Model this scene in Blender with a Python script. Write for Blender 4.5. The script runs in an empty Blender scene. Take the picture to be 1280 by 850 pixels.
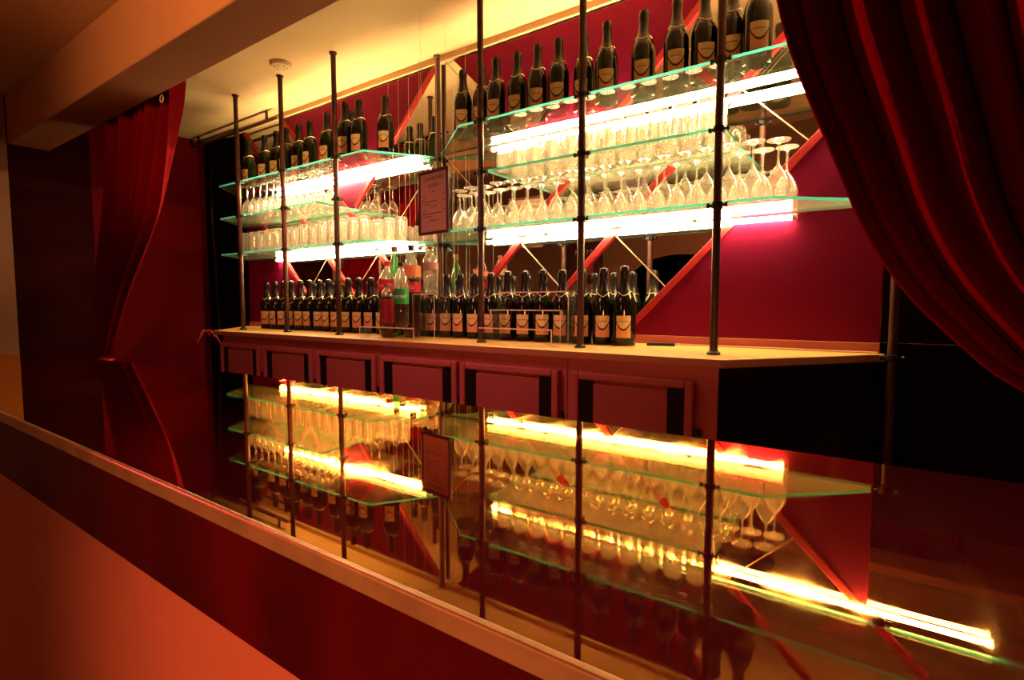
import bpy, bmesh, math, random
from mathutils import Vector, Matrix
random.seed(7)
H = 1.15                     # camera height; heights below are given relative to it
PI = math.pi
COL = bpy.context.scene.collection
scene = bpy.context.scene
ORD = ['first', 'second', 'third', 'fourth', 'fifth', 'sixth', 'seventh', 'eighth', 'ninth', 'tenth', 'eleventh',
       'twelfth', 'thirteenth', 'fourteenth', 'fifteenth', 'sixteenth', 'seventeenth', 'eighteenth', 'nineteenth',
       'twentieth', 'twenty-first', 'twenty-second', 'twenty-third', 'twenty-fourth', 'twenty-fifth', 'twenty-sixth',
       'twenty-seventh', 'twenty-eighth', 'twenty-ninth']

# ------------------------------------------------------------------ materials
def new_mat(name):
    m = bpy.data.materials.new(name); m.use_nodes = True
    nt = m.node_tree; nt.nodes.clear()
    out = nt.nodes.new('ShaderNodeOutputMaterial')
    return m, nt, out

def principled(name, col, rough=0.5, metal=0.0, noise=0.0, scale=8.0, bump=0.0, sheen=0.0, spec=0.5, coat=0.0, stretch=(1, 1, 1), col2=None):
    m, nt, out = new_mat(name)
    b = nt.nodes.new('ShaderNodeBsdfPrincipled')
    b.inputs['Base Color'].default_value = (*col, 1)
    b.inputs['Roughness'].default_value = rough
    b.inputs['Metallic'].default_value = metal
    b.inputs['Specular IOR Level'].default_value = spec
    if coat: b.inputs['Coat Weight'].default_value = coat; b.inputs['Coat Roughness'].default_value = 0.05
    if sheen:
        b.inputs['Sheen Weight'].default_value = sheen; b.inputs['Sheen Roughness'].default_value = 0.35
        b.inputs['Sheen Tint'].default_value = (1, 0.12, 0.16, 1)
    nt.links.new(b.outputs[0], out.inputs[0])
    if noise or bump:
        tc = nt.nodes.new('ShaderNodeTexCoord'); mp = nt.nodes.new('ShaderNodeMapping')
        mp.inputs['Scale'].default_value = stretch
        n = nt.nodes.new('ShaderNodeTexNoise'); n.inputs['Scale'].default_value = scale; n.inputs['Detail'].default_value = 5
        nt.links.new(tc.outputs['Object'], mp.inputs[0]); nt.links.new(mp.outputs[0], n.inputs['Vector'])
        if noise:
            mx = nt.nodes.new('ShaderNodeMix'); mx.data_type = 'RGBA'
            c2 = col2 or tuple(c * (1 - noise) for c in col)
            mx.inputs[6].default_value = (*c2, 1); mx.inputs[7].default_value = (*col, 1)
            r = nt.nodes.new('ShaderNodeValToRGB'); r.color_ramp.elements[0].position = .35; r.color_ramp.elements[1].position = .65
            nt.links.new(n.outputs['Fac'], r.inputs[0]); nt.links.new(r.outputs[0], mx.inputs[0])
            nt.links.new(mx.outputs[2], b.inputs['Base Color'])
        if bump:
            bp = nt.nodes.new('ShaderNodeBump'); bp.inputs['Strength'].default_value = bump; bp.inputs['Distance'].default_value = .01
            nt.links.new(n.outputs['Fac'], bp.inputs['Height']); nt.links.new(bp.outputs[0], b.inputs['Normal'])
    return m

def glass(name, tint, gl=0.6, base=0.05, haze=0.08, hazecol=(1, .95, .85), power=2.0, rough=.02, edge=None):
    """thin clear glass: transparent + grazing gloss + a little surface scatter"""
    m, nt, out = new_mat(name)
    t = nt.nodes.new('ShaderNodeBsdfTransparent'); t.inputs[0].default_value = (*tint, 1)
    g = nt.nodes.new('ShaderNodeBsdfGlossy'); g.inputs['Roughness'].default_value = rough; g.inputs[0].default_value = (1, 1, 1, 1)
    tr = nt.nodes.new('ShaderNodeBsdfTranslucent'); tr.inputs[0].default_value = (*hazecol, 1)
    lw = nt.nodes.new('ShaderNodeLayerWeight'); lw.inputs[0].default_value = .5
    pw = nt.nodes.new('ShaderNodeMath'); pw.operation = 'POWER'; pw.inputs[1].default_value = power
    ml = nt.nodes.new('ShaderNodeMath'); ml.operation = 'MULTIPLY_ADD'; ml.inputs[1].default_value = gl; ml.inputs[2].default_value = base
    m1 = nt.nodes.new('ShaderNodeMixShader'); m2 = nt.nodes.new('ShaderNodeMixShader'); m2.inputs[0].default_value = haze
    nt.links.new(lw.outputs['Facing'], pw.inputs[0]); nt.links.new(pw.outputs[0], ml.inputs[0])
    nt.links.new(ml.outputs[0], m1.inputs[0]); nt.links.new(t.outputs[0], m1.inputs[1]); nt.links.new(g.outputs[0], m1.inputs[2])
    nt.links.new(m1.outputs[0], m2.inputs[1]); nt.links.new(tr.outputs[0], m2.inputs[2])
    nt.links.new(m2.outputs[0], out.inputs[0])
    if edge:
        mc = nt.nodes.new('ShaderNodeMix'); mc.data_type = 'RGBA'
        mc.inputs[6].default_value = (*tint, 1); mc.inputs[7].default_value = (*edge, 1)
        p2 = nt.nodes.new('ShaderNodeMath'); p2.operation = 'POWER'; p2.inputs[1].default_value = 4
        nt.links.new(lw.outputs['Facing'], p2.inputs[0]); nt.links.new(p2.outputs[0], mc.inputs[0]); nt.links.new(mc.outputs[2], t.inputs[0])
    return m

def emission(name, col, s):
    m, nt, out = new_mat(name)
    e = nt.nodes.new('ShaderNodeEmission'); e.inputs[0].default_value = (*col, 1); e.inputs[1].default_value = s
    nt.links.new(e.outputs[0], out.inputs[0]); return m

def mirror(name, col, rough=0.0):
    m, nt, out = new_mat(name)
    g = nt.nodes.new('ShaderNodeBsdfGlossy'); g.inputs[0].default_value = (*col, 1); g.inputs['Roughness'].default_value = rough
    nt.links.new(g.outputs[0], out.inputs[0]); return m

def bar_top_mat():
    """dark copper coloured lacquer, mirror-like, with faint brushed waviness and smears"""
    m, nt, out = new_mat('bar lacquer')
    tc = nt.nodes.new('ShaderNodeTexCoord')
    mp = nt.nodes.new('ShaderNodeMapping'); mp.inputs['Scale'].default_value = (6, 1.0, 1)
    n = nt.nodes.new('ShaderNodeTexNoise'); n.inputs['Scale'].default_value = 7; n.inputs['Detail'].default_value = 6
    r = nt.nodes.new('ShaderNodeMapRange'); r.inputs[1].default_value = .35; r.inputs[2].default_value = .75
    r.inputs[3].default_value = .005; r.inputs[4].default_value = .06
    n2 = nt.nodes.new('ShaderNodeTexNoise'); n2.inputs['Scale'].default_value = 9; n2.inputs['Detail'].default_value = 2
    bp = nt.nodes.new('ShaderNodeBump'); bp.inputs['Strength'].default_value = .008; bp.inputs['Distance'].default_value = .004
    g = nt.nodes.new('ShaderNodeBsdfGlossy'); g.inputs[0].default_value = (1.0, .56, .18, 1)
    d = nt.nodes.new('ShaderNodeBsdfDiffuse'); d.inputs[0].default_value = (.07, .005, .012, 1)
    mx = nt.nodes.new('ShaderNodeMixShader')
    lw = nt.nodes.new('ShaderNodeLayerWeight'); lw.inputs[0].default_value = .5
    pw = nt.nodes.new('ShaderNodeMath'); pw.operation = 'POWER'; pw.inputs[1].default_value = 4.3
    ml = nt.nodes.new('ShaderNodeMath'); ml.operation = 'MULTIPLY'; ml.inputs[1].default_value = 2.2; ml.use_clamp = True
    nt.links.new(lw.outputs['Facing'], pw.inputs[0]); nt.links.new(pw.outputs[0], ml.inputs[0]); nt.links.new(ml.outputs[0], mx.inputs[0])
    L = nt.links.new
    L(tc.outputs['Object'], mp.inputs[0]); L(mp.outputs[0], n.inputs['Vector']); L(n.outputs['Fac'], r.inputs[0]); L(r.outputs[0], g.inputs['Roughness'])
    L(tc.outputs['Object'], n2.inputs['Vector']); L(n2.outputs['Fac'], bp.inputs['Height']); L(bp.outputs[0], g.inputs['Normal'])
    L(d.outputs[0], mx.inputs[1]); L(g.outputs[0], mx.inputs[2]); L(mx.outputs[0], out.inputs[0])
    return m

def label_mat():
    """cream-gold label with a dark curved band and a rust lower half (printed pattern, by UV)"""
    m, nt, out = new_mat('champagne label')
    uv = nt.nodes.new('ShaderNodeUVMap'); sp = nt.nodes.new('ShaderNodeSeparateXYZ')
    L = nt.links.new
    L(uv.outputs[0], sp.inputs[0])
    def mth(op, a, b):
        k = nt.nodes.new('ShaderNodeMath'); k.operation = op
        for i, v in enumerate((a, b)):
            if v is None: continue
            if isinstance(v, (int, float)): k.inputs[i].default_value = v
            else: L(v, k.inputs[i])
        return k.outputs[0]
    u = mth('SUBTRACT', sp.outputs[0], .5); u2 = mth('MULTIPLY', u, u)
    curve = mth('ADD', mth('MULTIPLY', u2, 1.5), .36)
    diff = mth('SUBTRACT', sp.outputs[1], curve)
    low = mth('LESS_THAN', diff, 0)
    band = mth('LESS_THAN', mth('ABSOLUTE', diff, None), .05)
    t1 = mth('LESS_THAN', mth('ABSOLUTE', mth('SUBTRACT', sp.outputs[1], .74), None), .025)
    t2 = mth('LESS_THAN', mth('ABSOLUTE', u, None), .34)
    txt = mth('MULTIPLY', t1, t2)
    dark = mth('MAXIMUM', band, mth('MULTIPLY', txt, .6))
    m1 = nt.nodes.new('ShaderNodeMix'); m1.data_type = 'RGBA'
    m1.inputs[6].default_value = (.74, .60, .30, 1); m1.inputs[7].default_value = (.68, .36, .18, 1)
    m2 = nt.nodes.new('ShaderNodeMix'); m2.data_type = 'RGBA'; m2.inputs[7].default_value = (.06, .015, .01, 1)
    L(low, m1.inputs[0]); L(m1.outputs[2], m2.inputs[6]); L(dark, m2.inputs[0])
    b = nt.nodes.new('ShaderNodeBsdfPrincipled'); b.inputs['Roughness'].default_value = .45
    L(m2.outputs[2], b.inputs['Base Color']); L(b.outputs[0], out.inputs[0])
    return m

M = {}
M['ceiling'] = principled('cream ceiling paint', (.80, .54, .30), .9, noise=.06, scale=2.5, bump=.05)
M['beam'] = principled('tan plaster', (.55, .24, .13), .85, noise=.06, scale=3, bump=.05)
M['plaster'] = principled('pink plaster', (.42, .20, .12), .85, noise=.1, scale=5, bump=.08)
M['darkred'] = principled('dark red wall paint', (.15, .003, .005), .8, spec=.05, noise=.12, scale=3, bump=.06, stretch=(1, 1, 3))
M['maroon'] = principled('very dark maroon tone', (.035, .003, .003), .8, spec=.05, noise=.3, scale=3)
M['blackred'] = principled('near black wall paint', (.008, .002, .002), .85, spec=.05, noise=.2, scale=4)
M['black'] = principled('black lacquer', (.008, .005, .005), .6, spec=.2)
M['floor'] = principled('dark floor', (.05, .025, .018), .5, noise=.3, scale=12)
M['backroom'] = principled('brown plaster', (.36, .16, .09), .9, noise=.1, scale=2, bump=.05)
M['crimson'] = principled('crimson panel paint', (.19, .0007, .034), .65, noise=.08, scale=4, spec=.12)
M['redstrip'] = principled('red painted batten', (.42, .012, .016), .45)
M['worktop'] = principled('ochre laminate', (.60, .33, .09), .55, noise=.1, scale=22)
M['slabedge'] = principled('brown worktop edge', (.38, .14, .07), .5)
M['cab'] = principled('rose cabinet paint', (.50, .12, .11), .6, noise=.06, scale=9)
M['cabpanel'] = principled('rose door panel', (.45, .10, .095), .65, noise=.1, scale=5)
M['pipe'] = principled('oxidised copper pipe', (.085, .03, .02), .45, metal=.4, noise=.35, scale=30)
M['clamp'] = principled('black clamp', (.015, .01, .01), .35, metal=.4)
M['mirror'] = mirror('mirror silver', (.80, .76, .70), .0)
M['seam'] = principled('mirror bevel', (.75, .55, .35), .3, metal=.3)
M['bartop'] = bar_top_mat()
M['trim'] = principled('worn brass edging', (.62, .32, .14), .38, metal=.5, noise=.3, scale=30)
M['fascia'] = principled('oxblood fascia', (.095, .001, .004), .42, noise=.5, scale=5, stretch=(2, 1, 1), spec=.25)
M['barfront'] = principled('rose bar front', (.60, .15, .08), .75, noise=.08, scale=5, bump=.08)
M['velvet'] = principled('red velvet', (.20, .0006, .005), .8, sheen=.15, spec=.04, bump=.2, scale=160)
M['tube'] = emission('warm white tube', (1, .68, .31), 130)
M['tube_top'] = emission('warm white tube bright', (1, .68, .31), 300)
M['cap'] = principled('tube end cap', (.6, .5, .35), .5)
M['shelfglass'] = glass('shelf glass', (.955, .985, .955), gl=.55, base=.04, haze=.05, hazecol=(.8, 1, .7), power=3)
M['shelfedge'] = glass('green shelf edge', (.10, .42, .30), gl=.3, base=.1, haze=.42, hazecol=(.12, .85, .85), power=2)
M['clear'] = glass('drinking glass', (.965, .96, .94), gl=.78, base=.07, haze=.14, power=1.7, edge=(.16, .10, .05))
M['acrylic'] = glass('clear acrylic', (.95, .93, .91), gl=.5, base=.03, haze=.02, power=3)
M['acryledge'] = principled('acrylic polished edge', (.9, .75, .62), .3)
M['bottle'] = principled('dark green bottle glass', (.005, .007, .002), .09, spec=.5)
M['foil'] = principled('black foil', (.012, .008, .008), .3, metal=.3)
M['gold'] = principled('gold collar line', (.85, .6, .3), .35, metal=.5)
M['label'] = label_mat()
M['frame'] = principled('dark wood frame', (.06, .018, .012), .4)
M['paper'] = principled('menu paper', (.42, .23, .15), .8)
M['ink'] = principled('brown ink', (.12, .03, .02), .7)
M['white'] = principled('white print', (.85, .8, .75), .6)
M['cola'] = principled('cola liquid', (.03, .008, .006), .12, spec=.6)
M['colared'] = principled('red cola label', (.62, .015, .03), .4)
M['darklabel'] = principled('dark red cola label', (.28, .01, .02), .4)
M['orange'] = principled('orange label', (.85, .26, .10), .5)
M['greenlab'] = principled('green label', (.02, .30, .06), .4)
M['greenglass'] = principled('green bottle plastic', (.02, .26, .05), .15, spec=.6)
M['redcap'] = principled('red cap', (.55, .02, .03), .4)
M['browncap'] = principled('brown cap', (.22, .06, .04), .4)
M['pet'] = glass('clear bottle plastic', (.90, .86, .76), gl=.6, base=.08, haze=.15, power=1.6)
M['greenpet'] = glass('green bottle plastic thin', (.25, .55, .25), gl=.5, base=.08, haze=.25, hazecol=(.3, .7, .3))
M['cable'] = principled('black cable', (.02, .015, .012), .5)
M['whitecable'] = principled('pale cable', (.6, .35, .25), .5)
M['wire'] = principled('nylon line', (.7, .6, .45), .4)
M['detector'] = principled('cream plastic', (.66, .48, .30), .5)
M['cloth'] = principled('red cloth', (.45, .03, .02), .7)
M['pink'] = principled('pink print', (.5, .12, .12), .7)

# ------------------------------------------------------------------ helpers
def link_obj(name, me, parent=None):
    o = bpy.data.objects.new(name, me); COL.objects.link(o)
    if parent: o.parent = parent
    return o

def obj(name, bm, mats, parent=None, smooth=False, bevel=0.0, loc=None):
    me = bpy.data.meshes.new(name)
    bmesh.ops.recalc_face_normals(bm, faces=bm.faces)
    bm.to_mesh(me); bm.free()
    if not isinstance(mats, (list, tuple)): mats = [mats]
    for k in mats: me.materials.append(k)
    if smooth:
        for p in me.polygons: p.use_smooth = True
        try: me.set_sharp_from_angle(angle=math.radians(40))
        except Exception: pass
    o = link_obj(name, me, parent)
    if loc: o.location = loc
    if bevel:
        b = o.modifiers.new('bevel', 'BEVEL'); b.width = bevel; b.segments = 2; b.limit_method = 'ANGLE'
    return o

def thing(name, label, cat, loc=(0, 0, 0), rz=0, group=None):
    o = bpy.data.objects.new(name, None); COL.objects.link(o)
    o.location = loc; o.rotation_euler = (0, 0, rz); o.empty_display_size = .05
    o['label'] = label; o['category'] = cat
    if group: o['group'] = group
    return o

def tag(o, label, cat, group=None):
    o['label'] = label; o['category'] = cat
    if group: o['group'] = group
    return o

def struct(o, label=None):
    o['kind'] = 'structure'
    if label: o['label'] = label
    return o

def dup(root, loc, rz, label, group=None):
    r = root.copy(); COL.objects.link(r); r.location = loc; r.rotation_euler = (0, 0, rz); r['label'] = label
    if group: r['group'] = group
    for ch in list(root.children):
        c = ch.copy(); COL.objects.link(c); c.parent = r
        for g in list(ch.children):
            d = g.copy(); COL.objects.link(d); d.parent = c
    return r

def box(bm, x0, x1, y0, y1, z0, z1, mi=0):
    v = [bm.verts.new(p) for p in ((x0, y0, z0), (x1, y0, z0), (x1, y1, z0), (x0, y1, z0), (x0, y0, z1), (x1, y0, z1), (x1, y1, z1), (x0, y1, z1))]
    for f in ((0, 1, 2, 3), (4, 5, 6, 7), (0, 1, 5, 4), (1, 2, 6, 5), (2, 3, 7, 6), (3, 0, 4, 7)):
        fc = bm.faces.new([v[i] for i in f]); fc.material_index = mi
    return bm

def boxo(name, x0, x1, y0, y1, z0, z1, m, parent=None, bevel=0.0):
    return obj(name, box(bmesh.new(), x0, x1, y0, y1, z0, z1), m, parent, bevel=bevel)

def prism(bm, pts, z0, z1, side_mi=0, axis='z'):
    """extrude a polygon; axis z: pts are (x,y); axis y: pts are (x,z) and z0,z1 are y"""
    def P(p, t): return (p[0], p[1], t) if axis == 'z' else (p[0], t, p[1])
    a = [bm.verts.new(P(p, z0)) for p in pts]; b = [bm.verts.new(P(p, z1)) for p in pts]
    bm.faces.new(a); bm.faces.new(list(reversed(b)))
    n = len(pts)
    for i in range(n):
        f = bm.faces.new((a[i], a[(i + 1) % n], b[(i + 1) % n], b[i])); f.material_index = side_mi
    return bm

def lathe(bm, prof, seg=20, mi=0, cap0=True, cap1=True, cx=0, cy=0):
    rings = []
    for r, z in prof:
        if r < 1e-5: rings.append([bm.verts.new((cx, cy, z))])
        else: rings.append([bm.verts.new((cx + r * math.cos(2 * PI * i / seg), cy + r * math.sin(2 * PI * i / seg), z)) for i in range(seg)])
    for a, b in zip(rings, rings[1:]):
        for i in range(seg):
            j = (i + 1) % seg
            vs = []
            if len(a) == 1 and len(b) == 1: continue
            if len(a) == 1: vs = [a[0], b[j], b[i]]
            elif len(b) == 1: vs = [a[i], a[j], b[0]]
            else: vs = [a[i], a[j], b[j], b[i]]
            f = bm.faces.new(vs); f.material_index = mi
    if cap0 and len(rings[0]) > 1: bm.faces.new(rings[0]).material_index = mi
    if cap1 and len(rings[-1]) > 1: bm.faces.new(list(reversed(rings[-1]))).material_index = mi
    return bm

def tube(bm, pts, r, seg=8, mi=0):
    pts = [Vector(p) for p in pts]; prev = None; rings = []
    up = Vector((0, 0, 1))
    for i, p in enumerate(pts):
        t = (pts[min(i + 1, len(pts) - 1)] - pts[max(i - 1, 0)]).normalized()
        s = t.cross(up)
        if s.length < 1e-3: s = t.cross(Vector((1, 0, 0)))
        s.normalize(); n = s.cross(t).normalized()
        rings.append([bm.verts.new(p + r * (math.cos(2 * PI * k / seg) * s + math.sin(2 * PI * k / seg) * n)) for k in range(seg)])
    for a, b in zip(rings, rings[1:]):
        for i in range(seg):
            bm.faces.new((a[i], a[(i + 1) % seg], b[(i + 1) % seg], b[i])).material_index = mi
    bm.faces.new(rings[0]); bm.faces.new(list(reversed(rings[-1])))
    return bm

def text_part(name, s, size, m, parent, loc, rot, align='CENTER', ext=.0003):
    cu = bpy.data.curves.new(name, 'FONT'); cu.body = s; cu.size = size; cu.extrude = ext; cu.align_x = align; cu.align_y = 'CENTER'
    t = bpy.data.objects.new(name, cu); COL.objects.link(t)
    bpy.context.view_layer.update()
    me = bpy.data.meshes.new_from_object(t.evaluated_get(bpy.context.evaluated_depsgraph_get()))
    bpy.data.objects.remove(t)
    me.materials.clear(); me.materials.append(m)
    o = link_obj(name, me, parent); o.location = loc; o.rotation_euler = rot
    return o

# ------------------------------------------------------------------ the room
CEIL = H + 1.22
XL, XR, YB, YF = -4.25, 2.6, 2.02, -2.6
struct(boxo('floor', XL - .1, XR + .1, YF - .8, YB + .1, -.05, 0, M['floor']), 'dark floor')
struct(boxo('ceiling', XL - .1, XR + .1, YF - .1, YB + .1, CEIL, CEIL + .05, M['ceiling']), 'cream ceiling over the bar')
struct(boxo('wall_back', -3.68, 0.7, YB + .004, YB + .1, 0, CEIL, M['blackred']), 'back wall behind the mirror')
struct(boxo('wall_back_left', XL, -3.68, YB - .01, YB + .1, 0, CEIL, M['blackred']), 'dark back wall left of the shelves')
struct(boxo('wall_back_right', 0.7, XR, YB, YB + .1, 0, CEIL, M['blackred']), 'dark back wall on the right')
struct(boxo('wall_left_middle', XL - .1, XL, .90, 1.30, 0, CEIL, M['maroon']), 'very dark maroon wall below the beam end')  # stretch of the left wall coloured darker than the wall beyond it
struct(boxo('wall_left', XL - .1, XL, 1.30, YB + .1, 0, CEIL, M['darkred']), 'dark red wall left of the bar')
bm = box(bmesh.new(), XL - .1, XL, YF, .90, 0, CEIL)
struct(obj('wall_left_front', bm, M['plaster']), 'rose plaster wall at the far left')
struct(boxo('trim_1', XL, XL + .012, YF, .895, 0, H - .14, M['plaster'], bevel=.004), 'dado at the foot of the rose wall')
struct(boxo('wall_right', XR, XR + .1, YF, YB, 0, CEIL, M['backroom']), 'brown wall on the right')
# front wall (behind the camera) with an arch, seen in the mirror
bm = bmesh.new()
ax0, ax1, atop = -2.75, -1.45, H + .62
pts = [(XL, 0), (ax0, 0), (ax0, atop - .35)]
for k in range(1, 12):
    t = PI - PI * k / 12
    pts.append(((ax0 + ax1) / 2 + (ax1 - ax0) / 2 * math.cos(t), atop - .35 + .35 * math.sin(t)))
pts += [(ax1, atop - .35), (ax1, 0), (XR, 0), (XR, CEIL), (XL, CEIL)]
prism(bm, pts, YF - .12, YF, axis='y')
bmesh.ops.triangulate(bm, faces=[f for f in bm.faces if len(f.verts) > 4])
struct(obj('wall_front', bm, M['backroom']), 'brown wall facing the bar with an arched opening')
struct(boxo('wall_recess', ax0 - .3, ax1 + .3, YF - .75, YF - .65, 0, CEIL, M['blackred']), 'dark recess behind the arch')
# ceiling beam / bulkhead: bottom 0.94 above the lens, 0.90-1.09 deep
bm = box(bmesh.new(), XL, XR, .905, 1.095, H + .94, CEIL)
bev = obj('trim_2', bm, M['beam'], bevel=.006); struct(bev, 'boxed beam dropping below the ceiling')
bm = box(bmesh.new(), -3.9, 0.7, YB - .022, YB, CEIL - .032, CEIL)
struct(obj('trim_3', bm, M['ceiling'], bevel=.004), 'cream cornice above the mirror')
struct(boxo('trim_4', -3.68, 0.0, YB - .012, YB, H - .155, H - .122, M['cab'], bevel=.002), 'low upstand along the back of the worktop')

# ------------------------------------------------------------------ mirror wall, battens, panels
mt = thing('wall_mirror', 'large mirror covering the wall behind the glass shelves', 'mirror', (-1.84, YB - .003, H - .122))
o = boxo('mirror_pane', -1.84, 1.84 + .7, 0, .003, 0, 1.31, M['mirror'], mt)
yw = YB - .0047
def seam(x0, h0, x1, h1):
    d = Vector((x1 - x0, 0, h1 - h0)).normalized(); n = Vector((-d.z, 0, d.x)) * .0022
    bm = bmesh.new()
    a, b = Vector((x0, 0, h0)), Vector((x1, 0, h1))
    for yy in (-.0015, .0):
        pass
    prism(bm, [((a - n).x, (a - n).z), ((b - n).x, (b - n).z), ((b + n).x, (b + n).z), ((a + n).x, (a + n).z)], -.0012, 0, axis='y')
    s = obj('seam', bm, M['seam'], mt); s.location = (1.84, 0, .122)
for c in (-.62, -1.08, .32):             # falling seams on the right bay  h + X = c
    h1 = min(1.185, c + 1.84); x1 = c - h1
    h0 = max(-.12, (c + .735) / 2); x0 = c - h0
    seam(x0, h0, x1, h1)
for c in (3.06, 2.6, 3.52, ):            # rising seams on the left bay  h - X = c
    h0 = max(-.12, (c - 2.945) / 2)
    h1 = min(1.185, c - 1.84)
    if h1 > h0: seam(h0 - c, h0, h1 - c, h1)

def batten(x0, h0, x1, h1, label, w=.0135, d=.0095):
    dv = Vector((x1 - x0, 0, h1 - h0)); L = dv.length; dv.normalize(); n = Vector((-dv.z, 0, dv.x)) * w
    cx, ch = (x0 + x1) / 2, (h0 + h1) / 2
    a = Vector((x0 - cx, 0, h0 - ch)); b = Vector((x1 - cx, 0, h1 - ch))
    bm = prism(bmesh.new(), [((a - n).x, (a - n).z), ((b - n).x, (b - n).z), ((b + n).x, (b + n).z), ((a + n).x, (a + n).z)], -d, 0, axis='y')
    o = obj('diagonal_batten', bm, M['redstrip'], bevel=.002); o.location = (cx, yw, H + ch)
    tag(o, label, 'batten', 'diagonal battens on the mirror')
    return o
top = 1.185
batten(-1.65 - .12, -.12, top - 1.65, top, 'red diagonal batten on the mirror, leftmost of the three behind the right shelves')
batten(-1.19 - .12, -.12, -.005, 1.185, 'red diagonal batten on the mirror, middle of three behind the right shelves')
batten(-.735 - .12, -.12, .40, 1.135, 'red diagonal batten edging the big crimson panel at right')
batten(-2.03 + .12, -.12, -2.03 - top, top, 'red diagonal batten on the mirror behind the soft drink bottles', )
batten(-2.49 + .12, -.12, -3.67, 1.18, 'red diagonal batten on the mirror, middle of three behind the left shelves')
batten(-2.945 + .12, -.12, -3.67, .725, 'red diagonal batten edging the small crimson panel at far left')
def panel(pts, label, d=.006):
    cx = sum(p[0] for p in pts) / len(pts); ch = min(p[1] for p in pts)
    if d < .012:      # pull the sides in so the battens sit beside the panel
        ctr = Vector((sum(p[0] for p in pts) / len(pts), sum(p[1] for p in pts) / len(pts))); n = len(pts); q = []
        lines = []
        for i in range(n):
            a, b = Vector(pts[i]), Vector(pts[(i + 1) % n]); dv = (b - a).normalized(); nn = Vector((-dv.y, dv.x))
            if (ctr - a).dot(nn) < 0: nn = -nn
            off = .014 if abs(dv.x * dv.y) > .1 else .0005
            lines.append((a + nn * off, dv))
        for i in range(n):
            p1, d1 = lines[i - 1]; p2, d2 = lines[i]
            cr = d1.x * d2.y - d1.y * d2.x; k_ = ((p2 - p1).x * d2.y - (p2 - p1).y * d2.x) / cr
            v = p1 + d1 * k_; q.append((v.x, v.y))
        pts = q
    bm = prism(bmesh.new(), [(p[0] - cx, p[1] - ch) for p in pts], -d, 0, axis='y')
    o = obj('crimson_panel', bm, M['crimson'], bevel=.0015); o.location = (cx, yw, H + ch)
    tag(o, label, 'wall panel', 'crimson panels on the mirror'); return o
panel([(-.735 - .12, -.12), (0.0, -.12), (0.0, .735)], 'crimson triangular panel on the back wall right of the counter bottles')
panel([(0.0, -.12), (.68, -.12), (.68, .42), (0.0, .42)], 'near black panel added over the mirror right of the crimson one, behind the big curtain')  # panel added so this part of the mirror stays dark
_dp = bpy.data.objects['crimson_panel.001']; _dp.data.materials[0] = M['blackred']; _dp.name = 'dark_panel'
panel([(-3.67, -.12), (-2.945 + .12, -.12), (-3.67, .725)], 'crimson triangular panel at the left end behind the counter bottles')
panel([(-1.12, .53), (1.18 - 1.65, 1.18), (-.59 - 1.18, 1.18)], 'crimson upside-down triangle panel behind the right upper bottles')
panel([(-2.54, .52), (1.18 - 3.06, 1.18), (-2.03 - 1.18, 1.18)], 'crimson upside-down triangle panel behind the left upper bottles')
# light edges of the left triangle
batten(-2.54 + .036, .52 + .036, 1.18 - 3.06, 1.18, 'slim lit red batten on the right edge of left upside-down triangle', w=.010)

# ------------------------------------------------------------------ worktop and cabinets
bm = prism(bmesh.new(), [(-3.20, 1.53), (-.36, 1.53), (.015, 2.0), (.015, YB - .012), (-3.70, YB - .012), (-3.70, 2.0)], H - .180, H - .155, side_mi=1)
wt = obj('worktop', bm, [M['worktop'], M['slabedge']], bevel=.003)
tag(wt, 'ochre counter worktop under the champagne bottles and copper posts', 'worktop')
edges = [-3.16, -2.725, -2.256, -1.797, -1.333, -.8635, -.375]
doors = [(-3.155, -2.745), (-2.705, -2.272), (-2.240, -1.81), (-1.784, -1.341), (-1.325, -.888), (-.837, -.437)]
cabdesc = ['leftmost rose panelled cabinet under the ochre worktop', 'rose cabinet under the worktop, second from the left end',
           'rose cabinet under the worktop below the left counter bottles', 'rose cabinet under the worktop below the soft drink bottles',
           'rose cabinet under the worktop below the acrylic step riser', 'widest rose cabinet at the right end beside the black side panel']
YC = 1.565
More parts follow.
